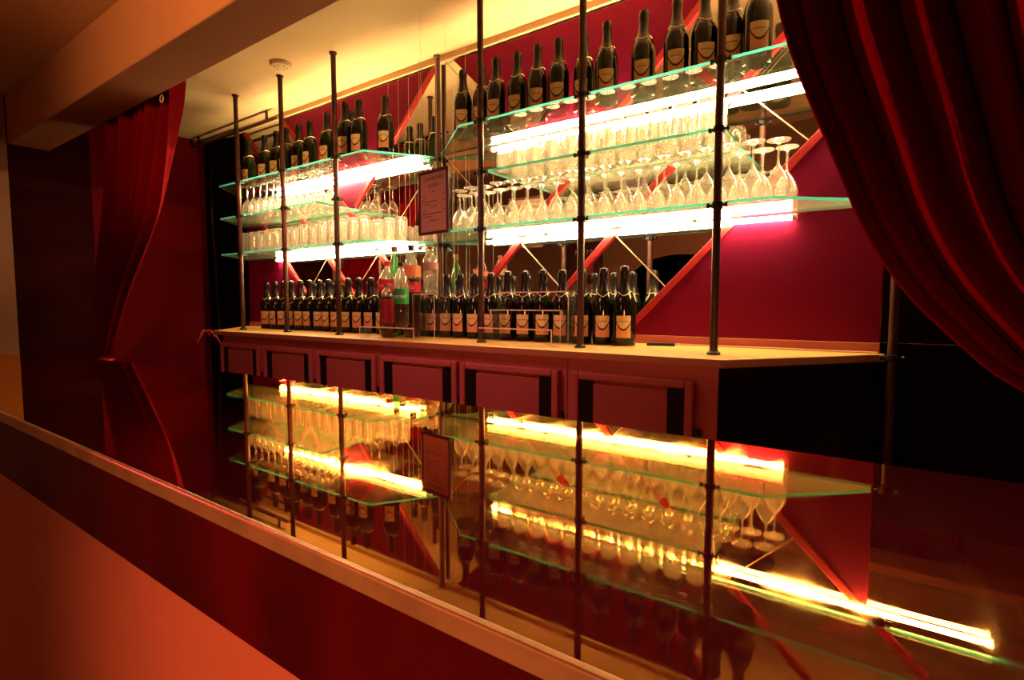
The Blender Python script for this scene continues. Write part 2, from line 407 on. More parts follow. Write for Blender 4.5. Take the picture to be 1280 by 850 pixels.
for i in range(6):
    x0, x1 = edges[i], edges[i + 1]
    t = thing('cabinet', cabdesc[i], 'cabinet', ((x0 + x1) / 2, YC, 0), 0, 'cabinets under the worktop')
    cx = (x0 + x1) / 2
    zt = H - .181
    if i == 5: pts = [(x0 - cx + .001, 0), (x1 - cx, 0), (-.01 - cx, .44), (x0 - cx + .001, .44)]
    elif i == 0: pts = [(x0 - cx, 0), (x1 - cx - .001, 0), (x1 - cx - .001, .44), (-3.66 - cx, .44)]
    else: pts = [(x0 - cx + .001, 0), (x1 - cx - .001, 0), (x1 - cx - .001, .44), (x0 - cx + .001, .44)]
    obj('carcass', prism(bmesh.new(), pts, 0.0, zt), M['cab'], t, bevel=.002)
    if i == 5:
        a = Vector((x1 - cx + .002, .0, 0)); b = Vector((-.008 - cx, .44, 0)); n = Vector((.44, -.365, 0)).normalized() * .004
        o = obj('side_panel', prism(bmesh.new(), [(a.x, a.y), (b.x, b.y), (b.x + n.x, b.y + n.y), (a.x + n.x, a.y + n.y)], 0, zt), M['black'], t)
        o['label'] = 'black angled side panel'
    d0, d1 = doors[i][0] - cx, doors[i][1] - cx
    zb, zd = .10, H - .222
    dr = boxo('door', d0, d1, -.010, -.0005, zb, zd, M['cab'], t, bevel=.001)
    bm = bmesh.new(); w = .026; dd = -.026
    box(bm, d0, d0 + w, dd, -.0101, zb, zd); box(bm, d1 - w, d1, dd, -.0101, zb, zd)
    box(bm, d0 + w, d1 - w, dd, -.0101, zd - w, zd); box(bm, d0 + w, d1 - w, dd, -.0101, zb, zb + w)
    obj('moulding', bm, M['cab'], dr, bevel=.006)
    iw = .052
    boxo('inset_strip', d0 + w, d0 + w + iw, -.0125, -.0101, zb + w, zd - w, M['black'], dr)['label'] = 'black recessed strip'
    boxo('inset_strip', d1 - w - iw, d1 - w, -.0125, -.0101, zb + w, zd - w, M['black'], dr)['label'] = 'black recessed strip'
    boxo('centre_panel', d0 + w + iw, d1 - w - iw, -.018, -.0101, zb + w, zd - w - .010, M['cabpanel'], dr, bevel=.002)
    boxo('latch', d1 + .0005, d1 + (.0105 if i < 5 else .018), -.016, -.0005, H - .40, H - .365, M['clamp'], t, bevel=.002)['label'] = 'small black latch'

# ------------------------------------------------------------------ posts
SH = {1: .735, 2: .535, 3: .312}        # shelf undersides+: top surface heights
def post(x, y, z0, z1, label, clamps):
    t = thing('post', label, 'post', (x, y, z0), 0, 'copper shelf posts')
    obj('pole', lathe(bmesh.new(), [(.0125, 0), (.0125, z1 - z0)], 14), M['pipe'], t, smooth=True)
    obj('flange', lathe(bmesh.new(), [(.020, 0), (.020, .006), (.014, .012)], 16), M['clamp'], t, smooth=True)
    obj('flange', lathe(bmesh.new(), [(.014, z1 - z0 - .012), (.019, z1 - z0 - .004), (.019, z1 - z0)], 16), M['pipe'], t, smooth=True)
    for h in clamps:
        bm = bmesh.new()
        zc = H + h - z0 - .014
        lathe(bm, [(.0135, zc - .011), (.0165, zc - .009), (.0165, zc + .009), (.0135, zc + .011)], 14)
        # two knobs left and right, one claw to the back
        for s in (-1, 1):
            tube(bm, [(s * .014, 0, zc), (s * .024, 0, zc)], .0045, 8)
            tube(bm, [(s * .023, 0, zc), (s * .030, 0, zc)], .008, 10)
        box(bm, -.008, .008, .010, .034, zc - .008, zc + .0035)
        obj('shelf_clamp', bm, M['clamp'], t, smooth=True)
    return t
zc0 = H - .155
names = ['front copper post at the far left end of the left shelves', 'front copper post in the middle of the left shelves',
         'front copper post by the right corner of the left shelves', 'front copper post just right of the framed menu',
         'front copper post in the middle of the right shelves', 'front copper post nearest the big red curtain']
for i, x in enumerate((-3.15, -2.69, -2.235, -1.325, -.877, -.418)):
    post(x, 1.68, zc0, CEIL, names[i], (SH[1], SH[2], SH[3]))
post(-1.842, 1.995, zc0, CEIL, 'rear copper post between the left and right shelves', (SH[1], SH[3]))
pr = post(.012, 1.962, 0, H + .31, 'rear pipe at the right end of the worktop, reaching the floor', (SH[1], SH[3], -.15))
pr.location.x = .032
post(-3.722, 1.99, 0, CEIL, 'rear pipe in the dark corner at left end of worktop', (SH[1], SH[3]))

# ------------------------------------------------------------------ glass shelves
def shelf(pts, h, label):
    cx = sum(p[0] for p in pts) / len(pts); cy = sum(p[1] for p in pts) / len(pts)
    bm = prism(bmesh.new(), [(p[0] - cx, p[1] - cy) for p in pts], -.009, 0, side_mi=1)
    o = obj('glass_shelf', bm, [M['shelfglass'], M['shelfedge']]); o.location = (cx, cy, H + h)
    tag(o, label, 'shelf', 'glass shelves')
yb = YB - .0185
FY = 1.702
shelf([(-3.42, FY), (-2.055, FY), (-1.865, yb - .02), (-1.865, yb), (-3.66, yb), (-3.66, 1.98)], SH[1], 'top left glass shelf carrying a row of champagne bottles')
shelf([(-3.42, FY), (-2.43, FY), (-2.46, yb), (-3.66, yb), (-3.66, 1.98)], SH[2], 'short middle left glass shelf carrying upturned wine glasses')
shelf([(-3.42, FY), (-2.055, FY), (-1.865, yb - .02), (-1.865, yb), (-3.66, yb), (-3.66, 1.98)], SH[3], 'lower left glass shelf carrying upturned tumblers')
shelf([(-1.46, FY), (.40, FY), (.40, 1.95), (-1.815, 1.95 + .03), (-1.815, yb - .02)], SH[1], 'top right glass shelf carrying champagne bottles under the ceiling')
shelf([(-1.315, FY), (-.405, FY), (-.415, yb), (-1.315, yb)], SH[2], 'middle right glass shelf carrying upturned tumblers')
shelf([(-1.56, FY), (-.27, FY), (-.005, yb - .06), (-.005, yb), (-1.815, yb), (-1.815, yb - .02)], SH[3], 'lower right glass shelf carrying two rows of wine glasses')

# ------------------------------------------------------------------ light tubes
def ltube(x0, x1, h, label, y=1.992):
    t = thing('light_tube', label, 'light', ((x0 + x1) / 2, y, H + h), 0, 'light tubes under the shelves')
    L = (x1 - x0) / 2
    obj('tube', tube(bmesh.new(), [(-L, 0, 0), (L, 0, 0)], .0085, 12), M['tube_top' if h > .5 else 'tube'], t, smooth=True)
    for s in (-1, 1):
        obj('end_cap', tube(bmesh.new(), [(s * L, 0, 0), (s * (L + .014), 0, 0)], .0105, 12), M['cap'], t, smooth=True)
    bm = bmesh.new()
    n = max(2, int(L / .3))
    for k in range(n):
        x = -L + (k + .5) * 2 * L / n
        box(bm, x - .006, x + .006, -.004, .0125, .008, .0145)
    obj('clip', bm, M['clamp'], t)
ltube(-3.25, -1.94, SH[1] - .0235, 'glowing tube under the top left glass shelf')
ltube(-3.28, -1.98, SH[3] - .0235, 'glowing tube under the lower left glass shelf')
ltube(-1.50, .30, SH[1] - .0235, 'glowing tube under the top right glass shelf')
ltube(-1.53, -.255, SH[3] - .0235, 'glowing tube under the lower right glass shelf')

# ------------------------------------------------------------------ champagne bottles
def bottle_r(z):
    P = [(0, .040), (.004, .0425), (.150, .0425), (.165, .0405), (.182, .035), (.200, .0265), (.218, .0195), (.240, .0160), (.262, .0148), (.268, .0170), (.280, .0172), (.290, .0165), (.296, .0130), (.298, .0)]
    for (a, ra), (b, rb) in zip(P, P[1:]):
        if z <= b: return ra + (rb - ra) * (z - a) / (b - a)
    return .0
def make_bottle():
    t = thing('champagne_bottle', '', 'bottle')
    zs = [0, .004, .06, .12, .150, .158, .165, .174, .182, .191, .200, .209, .218, .229, .240]
    prof = [(.018, .018), (.034, .003)] + [(bottle_r(z), z) for z in zs] + [(.0145, .262), (.0145, .27)]
    obj('glass_body', lathe(bmesh.new(), prof, 22), M['bottle'], t, smooth=True)
    # foil sleeve with a V shaped lower edge
    bm = bmesh.new(); seg = 28; rings = []
    def low(a):                      # a = angle from front
        a = (a + PI) % (2 * PI) - PI
        return .196 - .020 * math.cos(a) * 0 + (.016 * abs(a) / .9 if abs(a) < .9 else .016) - .012
    for k in range(9):
        ring = []
        for i in range(seg):
            a = 2 * PI * i / seg; z0 = low(a + PI / 2)
            z = z0 + (.296 - z0) * (k / 8.) if k < 8 else .296
            zz = [0, .12, .25, .4, .55, .68, .75, .9, 1][k]
            z = z0 + (.294 - z0) * zz
            r = bottle_r(z) + .0012
            ring.append(bm.verts.new((r * math.cos(a), r * math.sin(a), z)))
        rings.append(ring)
    for A, B in zip(rings, rings[1:]):
        for i in range(seg):
            bm.faces.new((A[i], A[(i + 1) % seg], B[(i + 1) % seg], B[i]))
    c = bm.verts.new((0, 0, .2985))
    for i in range(seg): bm.faces.new((rings[-1][i], rings[-1][(i + 1) % seg], c))
    f = obj('foil', bm, M['foil'], t, smooth=True)
    pts = []
    for i in range(33):
        a = 2 * PI * i / 32; z = low(a + PI / 2); r = bottle_r(z) + .0016
        pts.append((r * math.cos(a), r * math.sin(a), z))
    obj('collar', tube(bmesh.new(), pts, .0015, 5), M['gold'], f, smooth=True)['label'] = 'thin gold collar line'
    # label patch, facing -Y
    bm = bmesh.new(); uvl = bm.loops.layers.uv.new('UVMap'); nu = 10
    grid = []
    for k in range(nu + 1):
        a = -PI / 2 + (k / nu - .5) * 1.30
        grid.append([bm.verts.new((.0431 * math.cos(a), .0431 * math.sin(a), z)) for z in (.030, .112)])
    for k in range(nu):
        fc = bm.faces.new((grid[k][0], grid[k + 1][0], grid[k + 1][1], grid[k][1]))
        for l, (u, v) in zip(fc.loops, ((k / nu, 0), ((k + 1) / nu, 0), ((k + 1) / nu, 1), (k / nu, 1))): l[uvl].uv = (u, v)
    me = bpy.data.meshes.new('label'); bm.normal_update(); bm.to_mesh(me); bm.free(); me.materials.append(M['label'])
    lo = link_obj('label', me, t); lo['label'] = 'gold and rust paper label'
    return t
proto = make_bottle(); first = [True]
def place_bottle(x, y, h, rz, label, group, s=1.0):
    if first[0]:
        proto.location = (x, y, H + h); proto.rotation_euler = (0, 0, rz); proto['label'] = label; proto['group'] = group; first[0] = False
        o = proto
    else: o = dup(proto, (x, y, H + h), rz, label, group)
    o.scale = (s, s, s); return o
tl = [(-3.33, 1.85), (-3.13, 1.84), (-3.0, 1.84), (-2.90, 1.84), (-2.79, 1.85), (-2.67, 1.84), (-2.50, 1.83), (-2.36, 1.88), (-2.295, 1.79), (-2.20, 1.80), (-2.05, 1.84)]
for i, (x, y) in enumerate(tl):
    place_bottle(x, y, SH[1] + .0005, math.radians(random.uniform(2, 30)), 'dark champagne bottle on the top left glass shelf, %s from the left' % ORD[i], 'champagne bottles on the top left shelf', random.uniform(.98, 1.0))
tr_ = [(-1.553, 1.845), (-1.457, 1.86), (-1.366, 1.84), (-1.264, 1.85), (-1.16, 1.84), (-1.064, 1.84), (-.968, 1.87), (-.861, 1.84), (-.725, 1.85), (-.605, 1.84), (-.515, 1.85), (-.428, 1.85), (-.345, 1.81)]
for i, (x, y) in enumerate(tr_):
    place_bottle(x, y, SH[1] + .0005, math.radians(random.uniform(5, 32)), 'dark champagne bottle on the top right glass shelf, %s from the left' % ORD[i], 'champagne bottles on the top right shelf', random.uniform(.98, 1.0))
for i in range(28):
    x = -3.20 + i * .0893 + random.uniform(-.0008, .0008)
    place_bottle(x, 1.87 + random.uniform(-.006, .006), -.1548, math.radians(random.uniform(8, 28)), 'champagne bottle standing in the row on the worktop, %s from the left' % ORD[i], 'champagne bottles along the worktop', random.uniform(.985, 1.0))

# ------------------------------------------------------------------ glasses
def make_wine():
    bm = bmesh.new()
    lathe(bm, [(.0285, 0), (.0315, .012), (.0332, .028), (.0325, .042), (.0285, .060), (.0190, .078), (.0090, .092), (.0036, .100), (.0030, .112), (.0030, .150), (.0040, .160), (.0090, .1655), (.0220, .1690), (.0330, .1710), (.0332, .1728), (.0, .1722)], 20, cap0=False)
    o = obj('wine_glass', bm, M['clear'], smooth=True); o['category'] = 'wine glass'; return o
def make_tumbler():
    bm = bmesh.new()
    lathe(bm, [(.0345, 0), (.0340, .03), (.0320, .09), (.0305, .123), (.0285, .128), (.0, .128)], 18, cap0=False)
    lathe(bm, [(.0325, .001), (.0315, .03), (.0290, .085), (.0270, .105), (.0200, .110), (.0, .111)], 18, cap0=False)
    for k in range(9):       # fluting ridges
        a = 2 * PI * k / 9
        tube(bm, [(.0345 * math.cos(a), .0345 * math.sin(a), .02), (.0316 * math.cos(a), .0316 * math.sin(a), .118)], .0016, 5)
    o = obj('tumbler', bm, M['clear'], smooth=True); o['category'] = 'tumbler'; return o
wg, tb = make_wine(), make_tumbler(); used = {}
def place_glass(p, x, y, h, label, group, s=1.0):
    if p.name not in used: used[p.name] = 1; o = p
    else: o = p.copy(); COL.objects.link(o)
    o.location = (x, y, H + h + .0005); o.rotation_euler = (0, 0, random.uniform(0, 6)); o.scale = (s, s, s * random.uniform(.98, 1.02))
    o['label'] = label; o['group'] = group; return o
for i in range(19):
    place_glass(wg, -1.50 + .0685 * i, 1.755 + random.uniform(-.004, .004), SH[3], 'upturned wine glass on the lower right shelf, front row, %s from the left' % ORD[i], 'wine glasses on the lower right shelf')
for i in range(20):
    place_glass(wg, -1.56 + .0685 * i, 1.86 + random.uniform(-.004, .004), SH[3], 'upturned wine glass on the lower right shelf, rear row, %s from the left' % ORD[i], 'wine glasses on the lower right shelf')
for i in range(11):
    place_glass(wg, -3.19 + .0705 * i, 1.755, SH[2], 'upturned wine glass on the middle left shelf, front row, %s from the left' % ORD[i], 'wine glasses on the middle left shelf')
for i in range(10):
    place_glass(wg, -3.16 + .0705 * i, 1.86, SH[2], 'upturned wine glass on the middle left shelf, rear row, %s from the left' % ORD[i], 'wine glasses on the middle left shelf')
for i in range(11):
    place_glass(tb, -1.268 + .079 * i, 1.765, SH[2], 'upturned clear tumbler on the middle right shelf, front row, %s from the left' % ORD[i], 'tumblers on the middle right shelf')
for i in range(11):
    place_glass(tb, -1.235 + .079 * i - .03, 1.87, SH[2], 'upturned clear tumbler on the middle right shelf, rear row, %s from the left' % ORD[i], 'tumblers on the middle right shelf')
for i in range(14):
    place_glass(tb, -3.22 + .084 * i, 1.765, SH[3], 'upturned clear tumbler on the lower left shelf, front row, %s from the left' % ORD[i], 'tumblers on the lower left shelf', .96)
for i in range(16):
    place_glass(tb, -3.24 + .084 * i, 1.87, SH[3], 'upturned clear tumbler on the lower left shelf, rear row, %s from the left' % ORD[i], 'tumblers on the lower left shelf', .96)

# ------------------------------------------------------------------ acrylic risers
def acrylic_box(name, x0, x1, y0, y1, h, label):
    """inverted U of clear acrylic: top sheet + two legs with bright polished edges"""
    t = thing(name, label, 'display riser', ((x0 + x1) / 2, (y0 + y1) / 2, H - .155))
    w = (x1 - x0) / 2; d = (y1 - y0) / 2; z = h + .155; th = .004
    for nm, b in (('top_sheet', (-w, w, -d, d, z - th, z)), ('side_sheet', (-w, -w + th, -d, d, 0, z - th)), ('side_sheet', (w - th, w, -d, d, 0, z - th))):
        bm = box(bmesh.new(), *b)
        for f in bm.faces:
            c = f.calc_center_median()
            if c.y < -d + .0005: f.material_index = 1
        obj(nm, bm, [M['acrylic'], M['acryledge']], t)
    return t
acrylic_box('acrylic_riser', -1.95, -1.60, 1.575, 1.638, -.101, 'low clear acrylic riser under the front soft drink bottles')
acrylic_box('acrylic_riser', -1.735, -1.60, 1.70, 1.80, .046, 'tall clear acrylic riser lifting the water bottle')
st = thing('acrylic_step_riser', 'clear acrylic three-step riser in front of the counter champagne bottles', 'display riser', (-1.136, 1.72, H - .155))
W = .168
for y0, y1, h in ((1.76, 1.815, .049), (1.70, 1.76, -.022), (1.635, 1.70, -.092)):
    z = h + .155; a, b = y0 - 1.72, y1 - 1.72
    bm = box(bmesh.new(), -W, W, a, b, z - .004, z)
    for f in bm.faces:
        if f.calc_center_median().y < a + .0005: f.material_index = 1
    obj('step', bm, [M['acrylic'], M['acryledge']], st)
    bm = box(bmesh.new(), -W, W, b - .004, b, 0, z - .004) if False else box(bmesh.new(), W - .004, W, a, b, 0, z - .0045)
    for f in bm.faces:
        if f.calc_center_median().y < a + .0005: f.material_index = 1
    obj('side_sheet', bm, [M['acrylic'], M['acryledge']], st)
    obj('side_sheet', box(bmesh.new(), -W, -W + .003, a, b, 0, z - .0045), [M['acrylic']], st)

# ------------------------------------------------------------------ soft drinks
def soda(name, x, y, h, ht, r, body, cap, label, neck=None, bands=(), fill=None):
    """bands: (z0, z1, material, text, text size)"""
    t = thing(name, label, 'bottle', (x, y, H + h), math.radians(22), 'soft drink bottles on the worktop')
    k = ht
    pr = [(r * .72, 0), (r * .95, .012), (r, .03 * k / .3), (r * .96, .30 * k), (r, .36 * k), (r, .66 * k), (r * .93, .74 * k), (r * .66, .83 * k), (r * .38, .90 * k), (.0125, .925 * k), (.0125, .955 * k)]
    obj('body', lathe(bmesh.new(), pr, 22), body, t, smooth=True)
    if fill:
        fz, fm = fill
        q = [(rr - .0018, max(z, .002)) for rr, z in pr if z <= fz * k]
        lastr = [rr for rr, z in pr if z > fz * k][0]
        q.append((min(q[-1][0], lastr * 1.02), fz * k)); 
        obj('liquid', lathe(bmesh.new(), q, 22), fm, t, smooth=True)
    obj('cap', lathe(bmesh.new(), [(.0155, .945 * k), (.0155, 1.0 * k - .002), (.0135, k)], 16), cap, t, smooth=True)
    for z0, z1, m, s, sz in bands:
        n = obj('wrap_label', lathe(bmesh.new(), [(r + .0009, z0 * k), (r + .0009, z1 * k)], 22, cap0=False, cap1=False), m, t, smooth=True)
        if s:
            tx = text_part('print', s, sz, M['white'], n, (0, 0, 0), (0, 0, 0), ext=.0)
            for v in tx.data.vertices:      # wrap the lettering round the bottle
                a = v.co.x / (r + .0016); zz = (z0 + z1) / 2 * k + v.co.y
                v.co = ((r + .0016) * math.sin(a), -(r + .0016) * math.cos(a), zz)
    return t
ba = -.1545; br = -.1005
soda('cola_bottle', -1.886, 1.69, ba, .352, .041, M['pet'], M['redcap'], 'cola bottle with red cap and red label, left of the soft drinks', bands=[(.60, .76, M['colared'], 'Coca-Cola', .020)], fill=(.74, M['cola']))
soda('orange_label_cola_bottle', -1.795, 1.755, ba, .425, .041, M['pet'], M['foil'], 'tall black-capped cola bottle with orange top label', bands=[(.66, .78, M['orange'], '', 0), (.49, .60, M['colared'], 'Cola', .030)], fill=(.64, M['cola']))
soda('green_bottle', -1.945, 1.79, ba, .43, .032, M['greenpet'], M['browncap'], 'slim green bottle with brown cap behind the cola bottles', fill=(.62, M['greenglass']))
soda('small_cola_bottle', -1.795, 1.605, br, .190, .028, M['pet'], M['browncap'], 'small cola bottle with red label on the low acrylic riser', bands=[(.08, .64, M['darklabel'], '', 0)], fill=(.70, M['cola']))
soda('mineral_water_bottle', -1.705, 1.605, br, .278, .031, M['pet'], M['foil'], 'clear bottle with green label standing on the low riser', bands=[(.36, .60, M['greenlab'], 'perrier', .026)], fill=(.42, M['cola']))
soda('water_bottle', -1.668, 1.75, .0465, .210, .034, M['pet'], M['browncap'], 'clear water bottle standing on the tall acrylic riser', bands=[(.50, .66, M['paper'], '', 0)])

# ------------------------------------------------------------------ framed menu
mf = thing('framed_menu', 'dark framed bar menu hanging by the centre between the shelves', 'frame', (-1.565, 1.665, H + .295), math.radians(-8))
w, hh = .100, .268
bm = bmesh.new(); fw = .012
box(bm, -w, w, -.008, .006, 0, fw); box(bm, -w, w, -.008, .006, hh - fw, hh); box(bm, -w, -w + fw, -.008, .006, fw, hh - fw); box(bm, w - fw, w, -.008, .006, fw, hh - fw)
obj('frame_border', bm, M['frame'], mf, bevel=.002)
sh = boxo('menu_sheet', -w + fw, w - fw, -.002, .004, fw, hh - fw, M['paper'], mf)
def mtext(s, x, z, size, al='CENTER'): text_part('print', s, size, M['ink'], sh, (x, -.0026, z), (PI / 2, 0, 0), al, .0002)
mtext('CHAMPAGNES', 0, .232, .020); mtext('LE BAR', 0, .203, .022); mtext('carte', 0, .180, .010)
bm = bmesh.new()
for z, a, b in ((.162, -.075, -.045), (.150, -.075, -.05), (.139, -.075, .02), (.128, -.075, -.02), (.116, -.02, .02), (.100, -.075, -.05), (.088, -.075, .06), (.076, -.075, -.015), (.058, -.03, .035), (.162, .06, .075), (.139, .06, .075), (.100, .06, .075)):
    box(bm, a, b, -.0028, -.0021, z - .0013, z + .0013)
obj('print_lines', bm, M['ink'], sh)
for s in (-1, 1): obj('hanging_wire', tube(bmesh.new(), [(s * .08, 0, hh - .002), (s * .08, 0, CEIL - H - .295)], .0006, 5), M['wire'], mf)

# vertical nylon lines around the centre
for i in range(9):
    x = -2.16 + i * .075
    if abs(x + 1.842) < .03: x += .04
    o = obj('nylon_line', tube(bmesh.new(), [(0, 0, 0), (0, 0, CEIL - zc0)], .0007, 5), M['wire'], loc=(x, 1.960, zc0))
    tag(o, 'thin vertical line before the mirror between the shelf bays, %s from the left' % ORD[i], 'line', 'vertical lines between the shelf bays')

# small things on the worktop / in the corners
o = obj('pale_cable', tube(bmesh.new(), [(-.74, 1.985, 0), (-.5, 1.99, .0), (-.3, 1.985, .001), (-.1, 1.992, .0), (-.005, 1.985, .001)], .003, 6), M['whitecable'], loc=(0, 0, H - .1515))
tag(o, 'thin pale cable lying along the back of the worktop at right', 'cable')
o = thing('corkscrew', 'small dark corkscrew lying on the worktop right of the bottles', 'corkscrew', (-.66, 1.90, H - .148), math.radians(12))
obj('handle', tube(bmesh.new(), [(-.05, 0, 0), (.05, 0, 0)], .006, 8), M['clamp'], o, smooth=True)
obj('worm', tube(bmesh.new(), [(.05 + .002 * k, .004 * math.sin(k), .004 * math.cos(k)) for k in range(20)], .0012, 5), M['gold'], o, smooth=True)
tag(obj('black_cable', tube(bmesh.new(), [(-4.10, 1.99, H + 1.15), (-4.11, 1.985, H + .7), (-4.08, 1.985, H + .2), (-4.05, 1.985, H - .24), (-3.95, 1.96, H - .28)], .007, 8), M['cable'], smooth=True), 'black cable hanging down the dark corner left of the shelves', 'cable')
o = thing('copper_rail', 'horizontal copper rail under the ceiling at the left end', 'rail', (-3.95, 1.93, H + 1.16))
obj('rail_pipe', tube(bmesh.new(), [(-.28, 0, 0), (.8, 0, 0)], .010, 10), M['pipe'], o, smooth=True)
for s in (-.2, .7): obj('bracket', box(bmesh.new(), s - .006, s + .006, -.006, .006, .008, .06), M['clamp'], o)
# crumpled red cloth at the left end of the counter
o = thing('red_cloth', 'crumpled red cloth ribbons hanging at the left end of the counter', 'cloth', (-3.97, 1.86, H - .21))
for k in range(5):
    a = k * 1.25
    pts = [(0, 0, 0)]
    for j in range(1, 7): pts.append((.02 * j * math.cos(a) * .8, .012 * j * math.sin(a), .03 * math.sin(j * .6) - .010 * j * (1 if k % 2 else .2)))
    obj('ribbon', tube(bmesh.new(), pts, .006, 6), M['cloth'], o, smooth=True)
obj('hook', tube(bmesh.new(), [(0, 0, 0), (0, .05, .01), (0, .145, .01)], .004, 6), M['clamp'], o)
# ceiling detector
o = thing('smoke_detector', 'round cream smoke detector on the ceiling above the aisle', 'smoke detector', (-2.55, 1.60, CEIL))
obj('housing', lathe(bmesh.new(), [(.054, 0), (.054, -.008), (.046, -.018), (.020, -.022), (0, -.022)], 28), M['detector'], o, smooth=True)
bm = bmesh.new()
for k in range(6):
    a = k * PI / 3; lathe(bm, [(.004, -.0205), (.004, -.0215), (0, -.0218)], 8, cx=.028 * math.cos(a), cy=.028 * math.sin(a))
obj('vent_hole', bm, M['clamp'], o)
# poster on the facing wall, seen in the mirror
o = thing('framed_poster', 'framed poster on the wall facing the bar, seen in the mirror', 'poster', (-3.4, YF + .012, H + .28))
bm = bmesh.new(); box(bm, -.28, .28, -.012, .008, 0, .56); obj('poster_frame', bm, M['frame'], o, bevel=.004)
ps = boxo('poster_print', -.25, .25, .008, .011, .03, .53, M['ink'], o)
boxo('portrait_patch', .02, .14, .011, .012, .12, .30, M['pink'], ps)
bm = bmesh.new()
for k in range(5): box(bm, -.14 + k * .06, -.14 + k * .06 + .012, .0111, .0125, .40, .47); box(bm, -.14 + k * .06, -.14 + k * .06 + .04, .0111, .0125, .44, .452)
obj('poster_lettering', bm, M['white'], ps)

# ------------------------------------------------------------------ the front bar
TOP = H - .135
out = [(.125, .5395), (.093, .539), (-.45, .538), (-.99, .536), (-1.134, .512 + .012), (-1.341, .498), (-1.59, .466), (-1.773, .432), (-1.935, .372), (-2.03, .31), (-2.07, .24), (-2.07, .172), (.125, .172)]
bt = thing('bar_counter', 'long glossy copper-brown bar counter across the foreground', 'bar counter', (-.9, .35, 0))
def sh_(p): return (p[0] + .9, p[1] - .35)
obj('bar_top', prism(bmesh.new(), [sh_(p) for p in out], TOP - .012, TOP), M['bartop'], bt)
# fascia and body slightly inset below the top
def inset(d):
    r = []
    for x, y in out:
        r.append((x + (d if x < -1.5 else (-d if x > .12 else 0)), y - d if y > .3 else y + d))
    return r
bm = prism(bmesh.new(), [sh_(p) for p in inset(.003)], TOP - .090, TOP - .0125)
obj('fascia', bm, M['fascia'], bt)
bm = prism(bmesh.new(), [sh_(p) for p in inset(.022)], 0, TOP - .0905)
obj('front_panel', bm, M['barfront'], bt)
boxo('edge_trim', -2.075 + .9, .125 + .9, .1665 - .35, .1716 - .35, TOP - .0105, TOP + .0008, M['trim'], bt, bevel=.0012)

# ------------------------------------------------------------------ curtains
def interp(tab, t):
    for (a, *va), (b, *vb) in zip(tab, tab[1:]):
        if t <= b:
            k = (t - a) / (b - a); return [p + (q - p) * k for p, q in zip(va, vb)]
    return list(tab[-1][1:])
def curtain(name, paths, y, nfold, amp0, amp1, label, seed, skew=0.0, nu=260, nt=70, tail=None):
    """paths: two edge polylines [(t, x, h)], folds interpolate between; gathered at t=1"""
    rnd = random.Random(seed)
    ph = [rnd.uniform(0, 6) for _ in range(4)]
    bm = bmesh.new(); G = []
    def smooth(tab, t):
        e = .05; s = [0, 0]
        for d in (-e, -e / 2, 0, e / 2, e):
            q = interp(tab, min(1, max(0, t + d))); s[0] += q[0] / 5; s[1] += q[1] / 5
        return s
    for i in range(nu + 1):
        u = i / nu; col = []
        uu = u + .010 * math.sin(u * 23 + ph[0]) * (1 if 0 < i < nu else 0)
        for j in range(nt + 1):
            t = j / nt
            a = smooth(paths[0], t); b = smooth(paths[1], t)
            x = a[0] + (b[0] - a[0]) * uu; h = a[1] + (b[1] - a[1]) * uu
            amp = amp0 + (amp1 - amp0) * t
            f = math.sin(2 * PI * nfold * u + ph[1] + .5 * math.sin(3 * t + ph[2]))
            f = math.copysign(abs(f) ** .8, f)
            g = .35 * math.sin(2 * PI * nfold * 1.93 * u + ph[3] + 1.2 * t) + .5 * math.sin(2 * PI * nfold * .41 * u + ph[2])
            col.append(bm.verts.new((x + skew * math.cos(2 * PI * nfold * u + ph[1]) * (1 - .5 * t), y + amp * (f + g), H + h)))
        G.append(col)
    for i in range(nu):
        for j in range(nt):
            bm.faces.new((G[i][j], G[i + 1][j], G[i + 1][j + 1], G[i][j + 1]))
    t = thing(name, label, 'curtain', (paths[1][-1][1], y, 0))
    o = obj('drape', bm, M['velvet'], t, smooth=True); o.location = (-t.location.x, -t.location.y, 0)
    so = o.modifiers.new('thickness', 'SOLIDIFY'); so.thickness = .002
    tx, th = paths[1][-1][1], (paths[0][-1][2] + paths[1][-1][2]) / 2
    # tail below the tie
    bm = bmesh.new(); seg = 40; rings = []
    for k in range(9):
        z = H + th - (k / 8.) * tail[0]
        r = tail[1] * (.35 + .65 * min(1, k / 5.))
        rings.append([bm.verts.new((r * (1 + .16 * math.sin(9 * 2 * PI * q / seg)) * math.cos(2 * PI * q / seg), .5 * r * (1 + .16 * math.sin(9 * 2 * PI * q / seg)) * math.sin(2 * PI * q / seg), z)) for q in range(seg)])
    for A, B in zip(rings, rings[1:]):
        for q in range(seg): bm.faces.new((A[q], A[(q + 1) % seg], B[(q + 1) % seg], B[q]))
    o = obj('tail', bm, M['velvet'], t, smooth=True)
    bm = bmesh.new()
    bmesh.ops.create_circle(bm, segments=4, radius=.001)
    bm.clear()
    pts = [(tail[1] * .42 * math.cos(a * PI / 8), tail[1] * .30 * math.sin(a * PI / 8), H + th + .004 * math.sin(a)) for a in range(17)]
    obj('tieback', tube(bm, pts, .008, 8), M['redcap'], t, smooth=True)
    return t
k = 1.15 / 1.08
# left curtain, tied low behind the bar
ledge = [(0, -3.40, 1.205), (.25, -3.46 * 1.0, .80), (.45, -3.57, .60), (.62, -3.72, .36), (.80, -3.84, .0), (1, -3.80, -.33)]
redge = [(0, -2.70, 1.205), (.20, -2.715, .96), (.38, -2.81, .753), (.60, -2.975, .434), (.80, -3.42, .06), (1, -3.74, -.33)]
curtain('velvet_curtain', (ledge, redge), 1.17, 8, .050, .020, 'dark red velvet curtain tied back at the left of the bar', 3, tail=(.55, .12))
